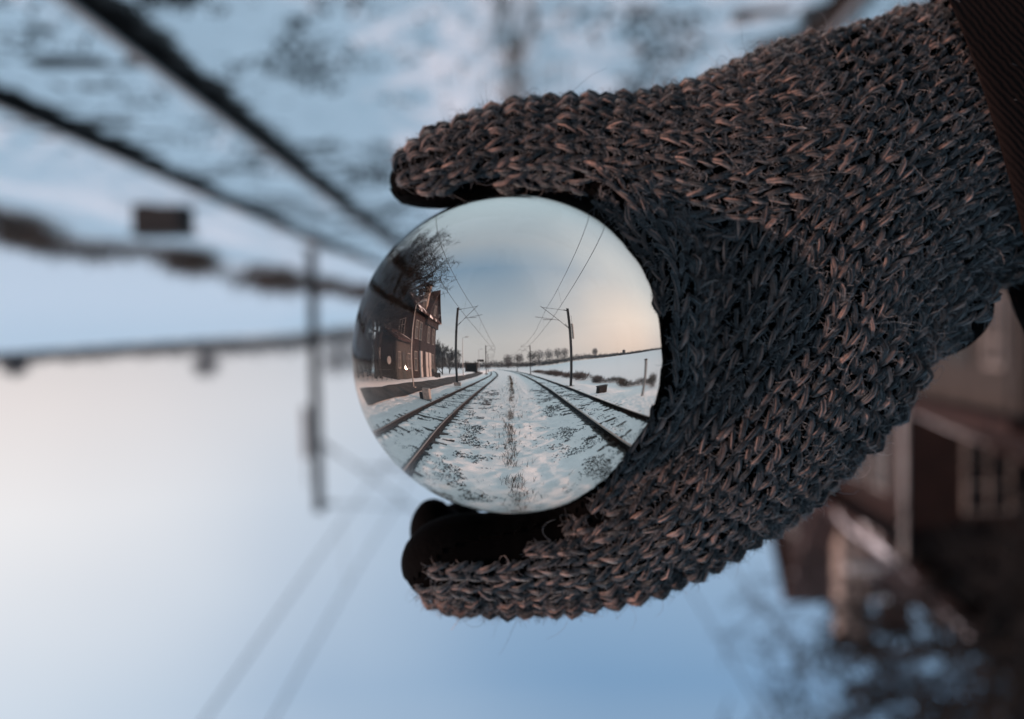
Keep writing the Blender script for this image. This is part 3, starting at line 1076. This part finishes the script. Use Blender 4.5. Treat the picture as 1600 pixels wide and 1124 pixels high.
def catmull(R, n):
    R = np.asarray(R, float)
    P = np.vstack([2 * R[0] - R[1], R, 2 * R[-1] - R[-2]])
    u = np.linspace(0, len(R) - 1 - 1e-6, n)
    i = u.astype(int)
    t = (u - i)[:, None]
    p0, p1, p2, p3 = P[i], P[i + 1], P[i + 2], P[i + 3]
    return .5 * (2 * p1 + (p2 - p0) * t + (2 * p0 - 5 * p1 + 4 * p2 - p3) * t ** 2 + (3 * p1 - p0 - 3 * p2 + p3) * t ** 3)


def frames(name, n):
    R = catmull(DIG[name], n)
    z = R[:, 2]
    k = 1 + z / F
    Cc = np.stack([(R[:, 0] - 800) * k, (R[:, 1] - 562) * k, z], 1)
    T = np.gradient(Cc, axis=0)
    T /= np.linalg.norm(T, axis=1)[:, None]
    V = np.array([0, 0, 1.0])
    W = np.cross(T, V)
    W /= np.linalg.norm(W, axis=1)[:, None]
    Nn = np.cross(W, T)                             # points away from the camera or towards it
    Nn *= np.sign(-Nn[:, 2])[:, None]               # make it face the camera
    a = np.radians(R[:, 5])[:, None]
    W2 = W * np.cos(a) + Nn * np.sin(a)
    N2 = Nn * np.cos(a) - W * np.sin(a)
    return Cc, T, W2, N2, np.maximum(R[:, 3], 8), np.maximum(R[:, 4], 8)


names = list(DIG)
FR_ = {n: frames(n, 46 if n == 'hand' else 26) for n in names}

# bulges of the bunched cuff on the lower outer edge
BULGE = [(np.array([728, -188, -5.]), np.array([102, 72, 98.]), -.25), (np.array([640, -74, -15.]), np.array([98, 76, 98.]), -.25), (np.array([560, 30, -25.]), np.array([66, 52, 80.]), -.5)]


def digit_sdf(P, name):
    Cc, T, W, Nn, a, b = FR_[name]
    best = np.full(len(P), 1e9)
    rt = np.minimum(a, b) * .9
    for i in range(len(Cc)):
        q = P - Cc[i]
        x, y, z = q @ W[i] / a[i], q @ Nn[i] / b[i], q @ T[i] / rt[i]
        k0 = np.sqrt(x * x + y * y + z * z) + 1e-9
        k1 = np.sqrt((x / a[i]) ** 2 + (y / b[i]) ** 2 + (z / rt[i]) ** 2) + 1e-12
        best = np.minimum(best, k0 * (k0 - 1) / k1)
    return best


def smin(a, b, k):
    h = np.clip(.5 + .5 * (b - a) / k, 0, 1)
    return b + (a - b) * h - k * h * (1 - h)


STEP = 9.0
lo = np.array([-215, -560, -235.])
hi = np.array([1080, 440, 440.])
dims = np.ceil((hi - lo) / STEP).astype(int) + 1
ax = [lo[i] + STEP * np.arange(dims[i]) for i in range(3)]
G = np.stack(np.meshgrid(*ax, indexing='ij'), -1).reshape(-1, 3)
sd = {}
for n in names:
    sd[n] = digit_sdf(G, n)
for c, r, rot in BULGE:
    ca, sa = math.cos(rot), math.sin(rot)
    q = G - c
    x, y, z = (q[:, 0] * ca + q[:, 1] * sa) / r[0], (-q[:, 0] * sa + q[:, 1] * ca) / r[1], q[:, 2] / r[2]
    k0 = np.sqrt(x * x + y * y + z * z) + 1e-9
    sd['hand'] = smin(sd['hand'], (k0 - 1) * r.min(), 9)
total = smin(smin(sd['hand'], sd['thumb'], 55), sd['web'], 25)
fing = np.minimum.reduce([sd['middle'], sd['ring'], sd['little']])
total = smin(total, fing, 14)
dball = np.linalg.norm(G - ball_c, axis=1) - (BR + 2.0)
total = np.maximum(total, -dball)
VOL = total.reshape(dims)
OWN = {n: sd[n].reshape(dims) for n in names}


def sample(vol, P):
    g = (P - lo) / STEP
    g = np.clip(g, 0, np.array(dims) - 1.001)
    i = g.astype(int)
    f = g - i
    x, y, z = i.T
    fx, fy, fz = f.T
    c = lambda dx, dy, dz: vol[x + dx, y + dy, z + dz]
    return (((c(0, 0, 0) * (1 - fx) + c(1, 0, 0) * fx) * (1 - fy) + (c(0, 1, 0) * (1 - fx) + c(1, 1, 0) * fx) * fy) * (1 - fz)
            + ((c(0, 0, 1) * (1 - fx) + c(1, 0, 1) * fx) * (1 - fy) + (c(0, 1, 1) * (1 - fx) + c(1, 1, 1) * fx) * fy) * fz)


def grad(P, h=7.0, vol=None):
    vol = VOL if vol is None else vol
    g = np.stack([sample(vol, P + np.eye(3)[i] * h) - sample(vol, P - np.eye(3)[i] * h) for i in range(3)], 1)
    return g / (np.linalg.norm(g, axis=1)[:, None] + 1e-9)


def surface_nets(vol, iso, org, step):
    """closed quad surface of vol = iso"""
    v = vol - iso
    s = v < 0
    nx, ny, nz = vol.shape
    acc = np.zeros((nx - 1, ny - 1, nz - 1, 3))
    cnt = np.zeros((nx - 1, ny - 1, nz - 1))
    corner = [(0, 0, 0), (1, 0, 0), (0, 1, 0), (1, 1, 0), (0, 0, 1), (1, 0, 1), (0, 1, 1), (1, 1, 1)]
    sl = lambda a, o: a[o[0]:nx - 1 + o[0], o[1]:ny - 1 + o[1], o[2]:nz - 1 + o[2]]
    for i in range(8):
        for j in range(i + 1, 8):
            ca, cb = np.array(corner[i]), np.array(corner[j])
            if np.abs(ca - cb).sum() != 1: continue
            va, vb = sl(v, corner[i]), sl(v, corner[j])
            m = (va < 0) != (vb < 0)
            t = np.where(m, va / np.where(m, va - vb, 1), 0)
            acc += np.where(m[..., None], ca + t[..., None] * (cb - ca), 0)
            cnt += m
    act = cnt > 0
    vid = np.full(act.shape, -1)
    vid[act] = np.arange(act.sum())
    cells = np.argwhere(act)
    verts = org + step * (cells + acc[act] / cnt[act][:, None])
    faces = []
    for axis in range(3):
        d = np.zeros(3, int); d[axis] = 1
        a = s[:nx - d[0], :ny - d[1], :nz - d[2]]
        b = s[d[0]:, d[1]:, d[2]:]
        e_ = np.argwhere(a != b)
        o1, o2 = [k for k in range(3) if k != axis]
        ok = (e_[:, o1] > 0) & (e_[:, o2] > 0) & (e_[:, o1] < vol.shape[o1] - 1) & (e_[:, o2] < vol.shape[o2] - 1)
        e_ = e_[ok]
        u, w = np.zeros(3, int), np.zeros(3, int)
        u[o1], w[o2] = 1, 1
        q = np.stack([vid[tuple((e_ - u - w).T)], vid[tuple((e_ - w).T)], vid[tuple(e_.T)], vid[tuple((e_ - u).T)]], 1)
        flip = a[tuple(e_.T)]
        if axis == 1: flip = ~flip
        q[~flip] = q[~flip][:, ::-1]
        faces.append(q)
    faces = np.vstack(faces)
    return verts, faces[(faces >= 0).all(1)]


# where the palm leather lies: direction towards the palm and threshold, along each digit (t from first row to last)
LEA = {'hand': [(0, (-.6, .4, .7), .55), (.25, (-.6, .3, .75), .45), (.40, (-.72, .05, .70), .36), (.52, (-.72, -.25, .65), .40), (.63, (-.55, -.60, .55), .40), (.74, (-.35, -.85, .35), .38), (.84, (-.25, -.95, .15), .34), (.92, (-.4, -.92, -.05), .20), (1, (-.55, -.8, -.1), .25)],
       'thumb': [(0, (.0, .9, .3), .40), (.2, (.1, .88, .45), .30), (.45, (.05, .85, .5), .17), (.62, (.0, .85, .5), .0), (.70, (-.3, .75, .55), .05), (1, (-.5, .5, .7), .45)],
       'web': [(0, (-.5, .8, .3), .25), (.3, (-.8, .4, .44), .2), (.5, (-.9, 0, .44), .2), (.7, (-.85, -.3, .44), .2), (1, (-.6, -.7, .4), .15)],
       'middle': [(0, (-.6, -.5, .3), .0), (.6, (-.3, -.9, .1), .0), (1, (-.6, -.7, .1), -.1)],
       'ring': [(0, (-.6, -.5, .3), .0), (1, (-.5, -.8, .1), .0)],
       'little': [(0, (-.6, -.5, .3), .0), (1, (-.5, -.8, .1), .0)]}


def leather_val(name, t, n):
    rows = LEA[name]
    ts = [r[0] for r in rows]
    d = np.stack([np.interp(t, ts, [r[1][k] for r in rows]) for k in range(3)], 1)
    d /= np.linalg.norm(d, axis=1)[:, None]
    return (n * d).sum(1) - np.interp(t, ts, [r[2] for r in rows])


def digit_of(P):
    return np.argmin(np.stack([sample(OWN[n], P) for n in names], 1), 1)


def digit_t(name, P):
    Cc = FR_[name][0]
    d = ((P[:, None] - Cc[None]) ** 2).sum(-1)
    return d.argmin(1) / (len(Cc) - 1)


# the person: a continuous body (hidden inside the clothes) with the raised arm
gv, gf = surface_nets(VOL, -1.0, lo, STEP)
gn = grad(gv)
own = digit_of(gv)
lv = np.zeros(len(gv))
for k, n in enumerate(names):
    m_ = own == k
    if m_.any(): lv[m_] = leather_val(n, digit_t(n, gv[m_]), gn[m_])
face_l = lv[gf].mean(1) > 0


def sub(verts, faces):
    u, inv = np.unique(faces, return_inverse=True)
    return verts[u], inv.reshape(faces.shape)


# ---- body of the photographer, coarse
def cap_sdf(P, a, b, ra, rb):
    a, b = np.asarray(a, float), np.asarray(b, float)
    ab = b - a
    t = np.clip(((P - a) @ ab) / (ab @ ab), 0, 1)
    return np.linalg.norm(P - a - t[:, None] * ab, axis=1) - (ra + (rb - ra) * t)


wrist_w = cam_pt(np.array([(1560 - 800), (215 - 562), 5.0]))
elbow_w = cam_pt(np.array([2150., -1000., 150.]))
sh_l, sh_r = np.array([-.20, -.27, 1.36]), np.array([.20, -.27, 1.36])


def body_parts():
    p = dict()
    p['torso'] = [((0, -.30, .95), (0, -.29, 1.30), .15, .17), ((-.13, -.28, 1.34), (.13, -.28, 1.34), .085, .085), ((0, -.30, .92), (0, -.30, .99), .16, .16)]
    p['head'] = [((0, -.27, 1.38), (0, -.25, 1.50), .055, .058), ((0, -.235, 1.60), (0, -.215, 1.565), .098, .085), ((0, -.125, 1.545), (0, -.132, 1.575), .016, .012)]
    p['arm'] = [(sh_l, elbow_w, .055, .045), (elbow_w, wrist_w, .040, .017)]
    p['arm_j'] = [(sh_l, elbow_w, .055, .045), (elbow_w, elbow_w + (wrist_w - elbow_w) * .55, .043, .036)]
    p['arm_r'] = [(sh_r, (.30, -.30, 1.08), .055, .043), ((.30, -.30, 1.08), (.25, -.20, .84), .042, .030), ((.25, -.20, .84), (.245, -.185, .76), .034, .03)]
    p['legs'] = [((sx * .09, -.30, .92), (sx * .10, -.29, .50), .085, .06) for sx in (-1, 1)] + [((sx * .10, -.29, .50), (sx * .105, -.31, -.02), .058, .042) for sx in (-1, 1)]
    p['feet'] = [((sx * .105, -.33, -.05), (sx * .12, -.12, -.075), .04, .035) for sx in (-1, 1)]
    return p


BST = .016
blo = np.array([-.62, -.55, -.14]); bhi = np.array([.5, .30, 1.78])
bd = np.ceil((bhi - blo) / BST).astype(int) + 1
BG = np.stack(np.meshgrid(*[blo[i] + BST * np.arange(bd[i]) for i in range(3)], indexing='ij'), -1).reshape(-1, 3)
bp = body_parts()


def blend(parts, grow_=0.0, k=.05):
    o = None
    for q in parts:
        for a, b, ra, rb in bp[q]:
            s_ = cap_sdf(BG, a, b, ra + grow_, rb + grow_)
            o = s_ if o is None else smin(o, s_, k)
    return o.reshape(bd)


bv, bf = surface_nets(blend(['torso', 'head', 'arm', 'arm_r', 'legs', 'feet'], 0, .04), 0, blo, BST)
hv, hf = surface_nets(VOL, -24.0, lo, STEP)          # the hand inside the glove
hv = cam_pt(hv)
person = np_mesh('person', np.vstack([bv, hv]), np.vstack([bf, hf + len(bv)]), M['skin'], smooth=True)
tag(person, 'person in a dark sleeve and brown knitted glove holding out the glass ball', 'person')
jv, jf = surface_nets(np.maximum(np.minimum(blend(['torso', 'arm_r'], .048, .06), blend(['arm_j'], .016, .05)),
                                 np.maximum(-(np.linalg.norm(BG - np.array([.245, -.185, .76]), axis=1) - .075), -9).reshape(bd)), 0, blo, BST)
# hood round the head, open towards the front
hood = np.abs(np.linalg.norm((BG - np.array([0, -.25, 1.57])) / np.array([1.0, 1.05, 1.15]), axis=1) - .135) - .02
hood = np.maximum(hood, cap_sdf(BG, (0, -.05, 1.57), (0, -.4, 1.57), .082, .082) * -1)
h2v, h2f = surface_nets(np.maximum(hood, -(BG[:, 1] * -1 - .14)).reshape(bd), 0, blo, BST)
jk = np_mesh('jacket', jv, jf, M['jacket'], person, True)
np_mesh('hood', h2v, h2f, M['jacket'], jk, True)
tv, tf = surface_nets(blend(['legs'], .03, .05), 0, blo, BST)
np_mesh('trousers', tv, tf, M['trousers'], person, True)
fv_, ff_ = surface_nets(blend(['feet'], .022, .02), 0, blo, BST)
np_mesh('boots', fv_, ff_, M['boot'], person, True)


# sleeve: a wide dark cuff over the wrist
def ring_tube(rows, m, name, parent, n=48, wob=.02):
    R = catmull(rows, 24)
    Cc = R[:, :3]
    T = np.tile(np.array([.96, -.277, -.34]) / np.linalg.norm([.96, -.277, -.34]), (24, 1))
    W = np.cross(T, np.array([0, 0, 1.])); W /= np.linalg.norm(W, axis=1)[:, None]
    Nn = np.cross(W, T)
    th = np.linspace(0, 2 * math.pi, n, endpoint=False)
    w = 1 + wob * np.sin(3 * th[None] + np.arange(24)[:, None] * .7)
    V = Cc[:, None] + (W[:, None] * (R[:, 3, None] * np.cos(th))[..., None] + Nn[:, None] * (R[:, 4, None] * np.sin(th))[..., None]) * w[..., None]
    V = V.reshape(-1, 3)
    q = np.arange(24 * n).reshape(24, n)
    f = np.stack([q[:-1], np.roll(q[:-1], -1, 1), np.roll(q[1:], -1, 1), q[1:]], -1).reshape(-1, 4)
    return np_mesh(name, cam_pt(V), f, m, parent, True)


sl = ring_tube([(780, -315, 10, 270, 140), (750, -306, 10, 300, 162), (766, -311, 10, 316, 174), (1000, -420, 50, 355, 220), (1520, -680, 80, 390, 330), (2150, -1000, 150, 430, 420)], M['jacket'], 'sleeve', person)

glove = np_mesh('glove', cam_pt(sub(gv, gf[~face_l])[0]), sub(gv, gf[~face_l])[1], M['gap_shade'], person, True)
lvv, lff = sub(gv + gn * 3.0, gf[face_l])
np_mesh('leather_palm', cam_pt(lvv), lff, M['leather'], glove, True)

# ---- knitted stitches
WALE, COURSE = 27.5, 24.0
SP, SB, ST, SN, SW, SH = [], [], [], [], [], []      # position, across, along, normal, width, height
for k, n in enumerate(names):
    Cc, T, W, Nn, a, b = frames(n, 400)
    arc = np.concatenate([[0], np.cumsum(np.linalg.norm(np.diff(Cc, axis=0), axis=1))])
    nc = int(arc[-1] / COURSE)
    th_t = np.linspace(0, 2 * math.pi, 361)
    for c in range(nc):
        u = (c + .5) / nc * arc[-1]
        i = int(np.clip(np.searchsorted(arc, u), 1, 398))
        per_d = np.hypot(a[i] * np.sin(th_t), b[i] * np.cos(th_t))
        cum = np.concatenate([[0], np.cumsum((per_d[1:] + per_d[:-1]) / 2 * (th_t[1] - th_t[0]))])
        want = cum[-1] / WALE
        nw = min((8, 11, 14, 16, 19, 23, 28, 34, 40, 45), key=lambda q: abs(q - want))
        s0 = cum[90]                                 # wales are counted from the ridge that faces the camera
        pos = (s0 + np.arange(nw) / nw * cum[-1]) % cum[-1]
        th = np.interp(pos, cum, th_t)
        P = Cc[i] + W[i] * (a[i] * np.cos(th))[:, None] + Nn[i] * (b[i] * np.sin(th))[:, None]
        SP.append(P)
        ST.append(np.tile(T[i], (nw, 1)))
        SW.append(np.full(nw, cum[-1] / nw))
        SH.append(np.full(nw, arc[-1] / nc))
        SB.append(np.full(nw, k)); SN.append(np.full(nw, u / arc[-1]))
SP, ST, SW, SH, SK, SU = np.vstack(SP), np.vstack(ST), np.concatenate(SW), np.concatenate(SH), np.concatenate(SB), np.concatenate(SN)
inside = ((SP > lo + 12) & (SP < hi - 12)).all(1)
SP, ST, SW, SH, SK, SU = [q[inside] for q in (SP, ST, SW, SH, SK, SU)]
d0_ = sample(VOL, SP)
keep = (d0_ > -34) | ((SK == 0) & (SP[:, 0] > 380) & (d0_ > -170))
SP, ST, SW, SH, SK, SU = [q[keep] for q in (SP, ST, SW, SH, SK, SU)]
for _ in range(8):
    SP = SP - grad(SP) * (sample(VOL, SP) * .8)[:, None]
SNn = grad(SP)
ownv = np.stack([sample(OWN[n], SP) for n in names], 1)
base_th = SP[:, 0] > 470                             # past the root of the thumb the back of the hand takes over
ownv[base_th, names.index('thumb')] = 999
SK_dead = base_th & (SK == names.index('thumb'))
ok = (ownv[np.arange(len(SP)), SK] <= ownv.min(1) + 1.0) & (np.abs(sample(VOL, SP)) < 6)
lval = np.zeros(len(SP))
for k, n in enumerate(names):
    m_ = SK == k
    if m_.any(): lval[m_] = leather_val(n, SU[m_], SNn[m_])
ok &= (lval < .03) & ~SK_dead
ok &= np.linalg.norm(SP - ball_c, axis=1) > BR + 9
ok &= ~((SP[:, 0] > 800))
SP, ST, SW, SH, SK, SNn, lval = [q[ok] for q in (SP, ST, SW, SH, SK, SNn, lval)]
# the V points run from the wrist to the fingertips
along = np.where((SK == names.index('thumb'))[:, None], ST, -ST)
along = along - SNn * (along * SNn).sum(1)[:, None]
along /= np.linalg.norm(along, axis=1)[:, None]
across = np.cross(SNn, along)
n_st = len(SP)
SP = SP + across * rng.normal(0, 1.5, n_st)[:, None] + along * rng.normal(0, 1.5, n_st)[:, None]
rot = rng.normal(0, .10, n_st)
al2 = along * np.cos(rot)[:, None] + across * np.sin(rot)[:, None]
ac2 = across * np.cos(rot)[:, None] - along * np.sin(rot)[:, None]
KP, NS = 7, 10                                        # points along a leg, fibre bundles in a leg
tt = np.linspace(0, 1, KP)
px_ = np.interp(tt, [0, .2, .5, .8, 1], [.02, .13, .25, .37, .46])
py_ = np.interp(tt, [0, .2, .5, .8, 1], [-.50, -.18, .35, .88, 1.22])
pz_ = np.interp(tt, [0, .2, .5, .8, 1], [-11, 2.0, 8.0, 1.0, -12])
rprof = np.interp(tt, [0, .25, .5, .75, 1], [.62, .95, 1.1, .95, .6])
allv, allt = [], []
for side in (-1, 1):
    sw = SW * rng.normal(1, .07, n_st)
    sh = SH * rng.normal(1, .08, n_st)
    base_tone = np.clip(rng.normal(.42, .17, n_st), 0, 1)
    lift = rng.normal(0, 1.6, n_st)
    path = (SP[:, None] + ac2[:, None] * (side * px_ * sw[:, None])[..., None] + al2[:, None] * ((py_ - .3) * sh[:, None])[..., None]
            + SNn[:, None] * (pz_ + 2 + lift[:, None] * np.sin(tt * math.pi))[..., None])          # (n, KP, 3)
    tan = np.gradient(path, axis=1)
    tan /= np.linalg.norm(tan, axis=2)[..., None]
    e1 = np.cross(tan, SNn[:, None])
    e1 /= np.linalg.norm(e1, axis=2)[..., None]
    e2 = np.cross(e1, tan)
    ph0 = rng.uniform(0, 6.28, n_st)
    lr = SW * .122 * rng.normal(1, .08, n_st)
    for sidx in range(NS):
        if sidx >= NS - 3:
            rad_o, rs = .34, .42
        else:
            rad_o, rs = .80, .36
        ang = ph0[:, None] + sidx * 2 * math.pi / (3 if sidx >= NS - 3 else NS - 3) + tt[None] * 2.4 + rng.normal(0, .18, (n_st, 1))
        ro = lr[:, None] * rad_o * rprof[None] * rng.normal(1, .2, (n_st, 1))
        cc = path + e1 * (np.cos(ang) * ro)[..., None] + e2 * (np.sin(ang) * ro)[..., None]
        rs_ = lr[:, None] * rs * rprof[None] * rng.normal(1, .12, (n_st, 1))
        tone = np.clip(base_tone + rng.normal(0, .2, n_st), 0, 1)
        tone = np.where(rng.random(n_st) < .06, rng.uniform(.7, 1, n_st), tone)
        for q in range(3):
            w = q * 2 * math.pi / 3
            allv.append(cc + e1 * (math.cos(w) * rs_)[..., None] + e2 * (math.sin(w) * rs_)[..., None])
            allt.append(np.repeat(tone[:, None], KP, 1))
A = np.stack(allv, 0).reshape(2 * NS, 3, n_st, KP, 3).transpose(0, 2, 3, 1, 4)      # bundle, stitch, point, corner
Tn = np.stack(allt, 0).reshape(2 * NS, 3, n_st, KP).transpose(0, 2, 3, 1)
nb = 2 * NS * n_st
ids = np.arange(nb * KP * 3).reshape(nb, KP, 3)
fq = np.stack([ids[:, :-1], np.roll(ids[:, :-1], -1, 2), np.roll(ids[:, 1:], -1, 2), ids[:, 1:]], -1).reshape(-1, 4)
kn = np_mesh('knit_yarn', cam_pt(A.reshape(-1, 3)), fq, M['yarn'], glove, True, {'tone': Tn.ravel()})
kn['kind'] = 'stuff'
print('stitches', n_st, 'quads', len(fq))


# ---- loose wool fibres
def fibres(n, lmin, lmax, r0, curl, outw):
    i = rng.integers(0, n_st, n)
    base = SP[i] + across[i] * rng.uniform(-14, 14, n)[:, None] + along[i] * rng.uniform(-12, 12, n)[:, None] + SNn[i] * rng.uniform(2, 9, n)[:, None]
    d = across[i] * rng.normal(0, 1, n)[:, None] + along[i] * rng.normal(0, 1, n)[:, None] + SNn[i] * np.abs(rng.normal(outw, .35, n))[:, None]
    d /= np.linalg.norm(d, axis=1)[:, None]
    ln = rng.uniform(lmin, lmax, n) * (rng.random(n) ** .7)
    K = 4 if lmax < 20 else (5 if lmax < 40 else 8)
    P = [base]
    ax_ = rng.normal(0, 1, (n, 3)); ax_ /= np.linalg.norm(ax_, axis=1)[:, None]
    cu = rng.normal(0, curl, n)
    for k in range(K - 1):
        d = d + np.cross(ax_, d) * (cu / K)[:, None] + rng.normal(0, .12, (n, 3)) - SNn[i] * .035
        d /= np.linalg.norm(d, axis=1)[:, None]
        P.append(P[-1] + d * (ln / (K - 1))[:, None])
    P = np.stack(P, 1)
    tan = np.gradient(P, axis=1); tan /= np.linalg.norm(tan, axis=2)[..., None]
    e1 = np.cross(tan, np.array([.3, .5, .81])); e1 /= np.linalg.norm(e1, axis=2)[..., None]
    e2 = np.cross(e1, tan)
    rr = r0 * rng.uniform(.6, 1.2, n)[:, None] * np.linspace(1, .45, K)[None]
    V = np.stack([P + e1 * (math.cos(w) * rr)[..., None] + e2 * (math.sin(w) * rr)[..., None] for w in (0, 2.09, 4.19)], 2)
    ids = np.arange(n * K * 3).reshape(n, K, 3)
    f = np.stack([ids[:, :-1], np.roll(ids[:, :-1], -1, 2), np.roll(ids[:, 1:], -1, 2), ids[:, 1:]], -1).reshape(-1, 4)
    tone = np.repeat(np.clip(rng.normal(.45, .22, n), 0, 1)[:, None], K * 3, 1)
    return V.reshape(-1, 3), f, tone.ravel()


v1, f1, t1 = fibres(30000, 8, 26, .42, 2.0, .12)
v4, f4, t4 = fibres(42000, 8, 24, .42, 2.6, 1.7)
v2, f2, t2_ = fibres(1100, 30, 90, .38, 3.8, .6)
v3, f3, t3 = fibres(45, 50, 100, .65, 3.4, .2)
t3[:] = 1.0
fz = np_mesh('wool_fuzz', cam_pt(np.vstack([v1, v2, v3, v4])), np.vstack([f1, f2 + len(v1), f3 + len(v1) + len(v2), f4 + len(v1) + len(v2) + len(v3)]), M['fuzz'], glove, True, {'tone': np.concatenate([t1, t2_, t3, t4])})
fz['kind'] = 'stuff'
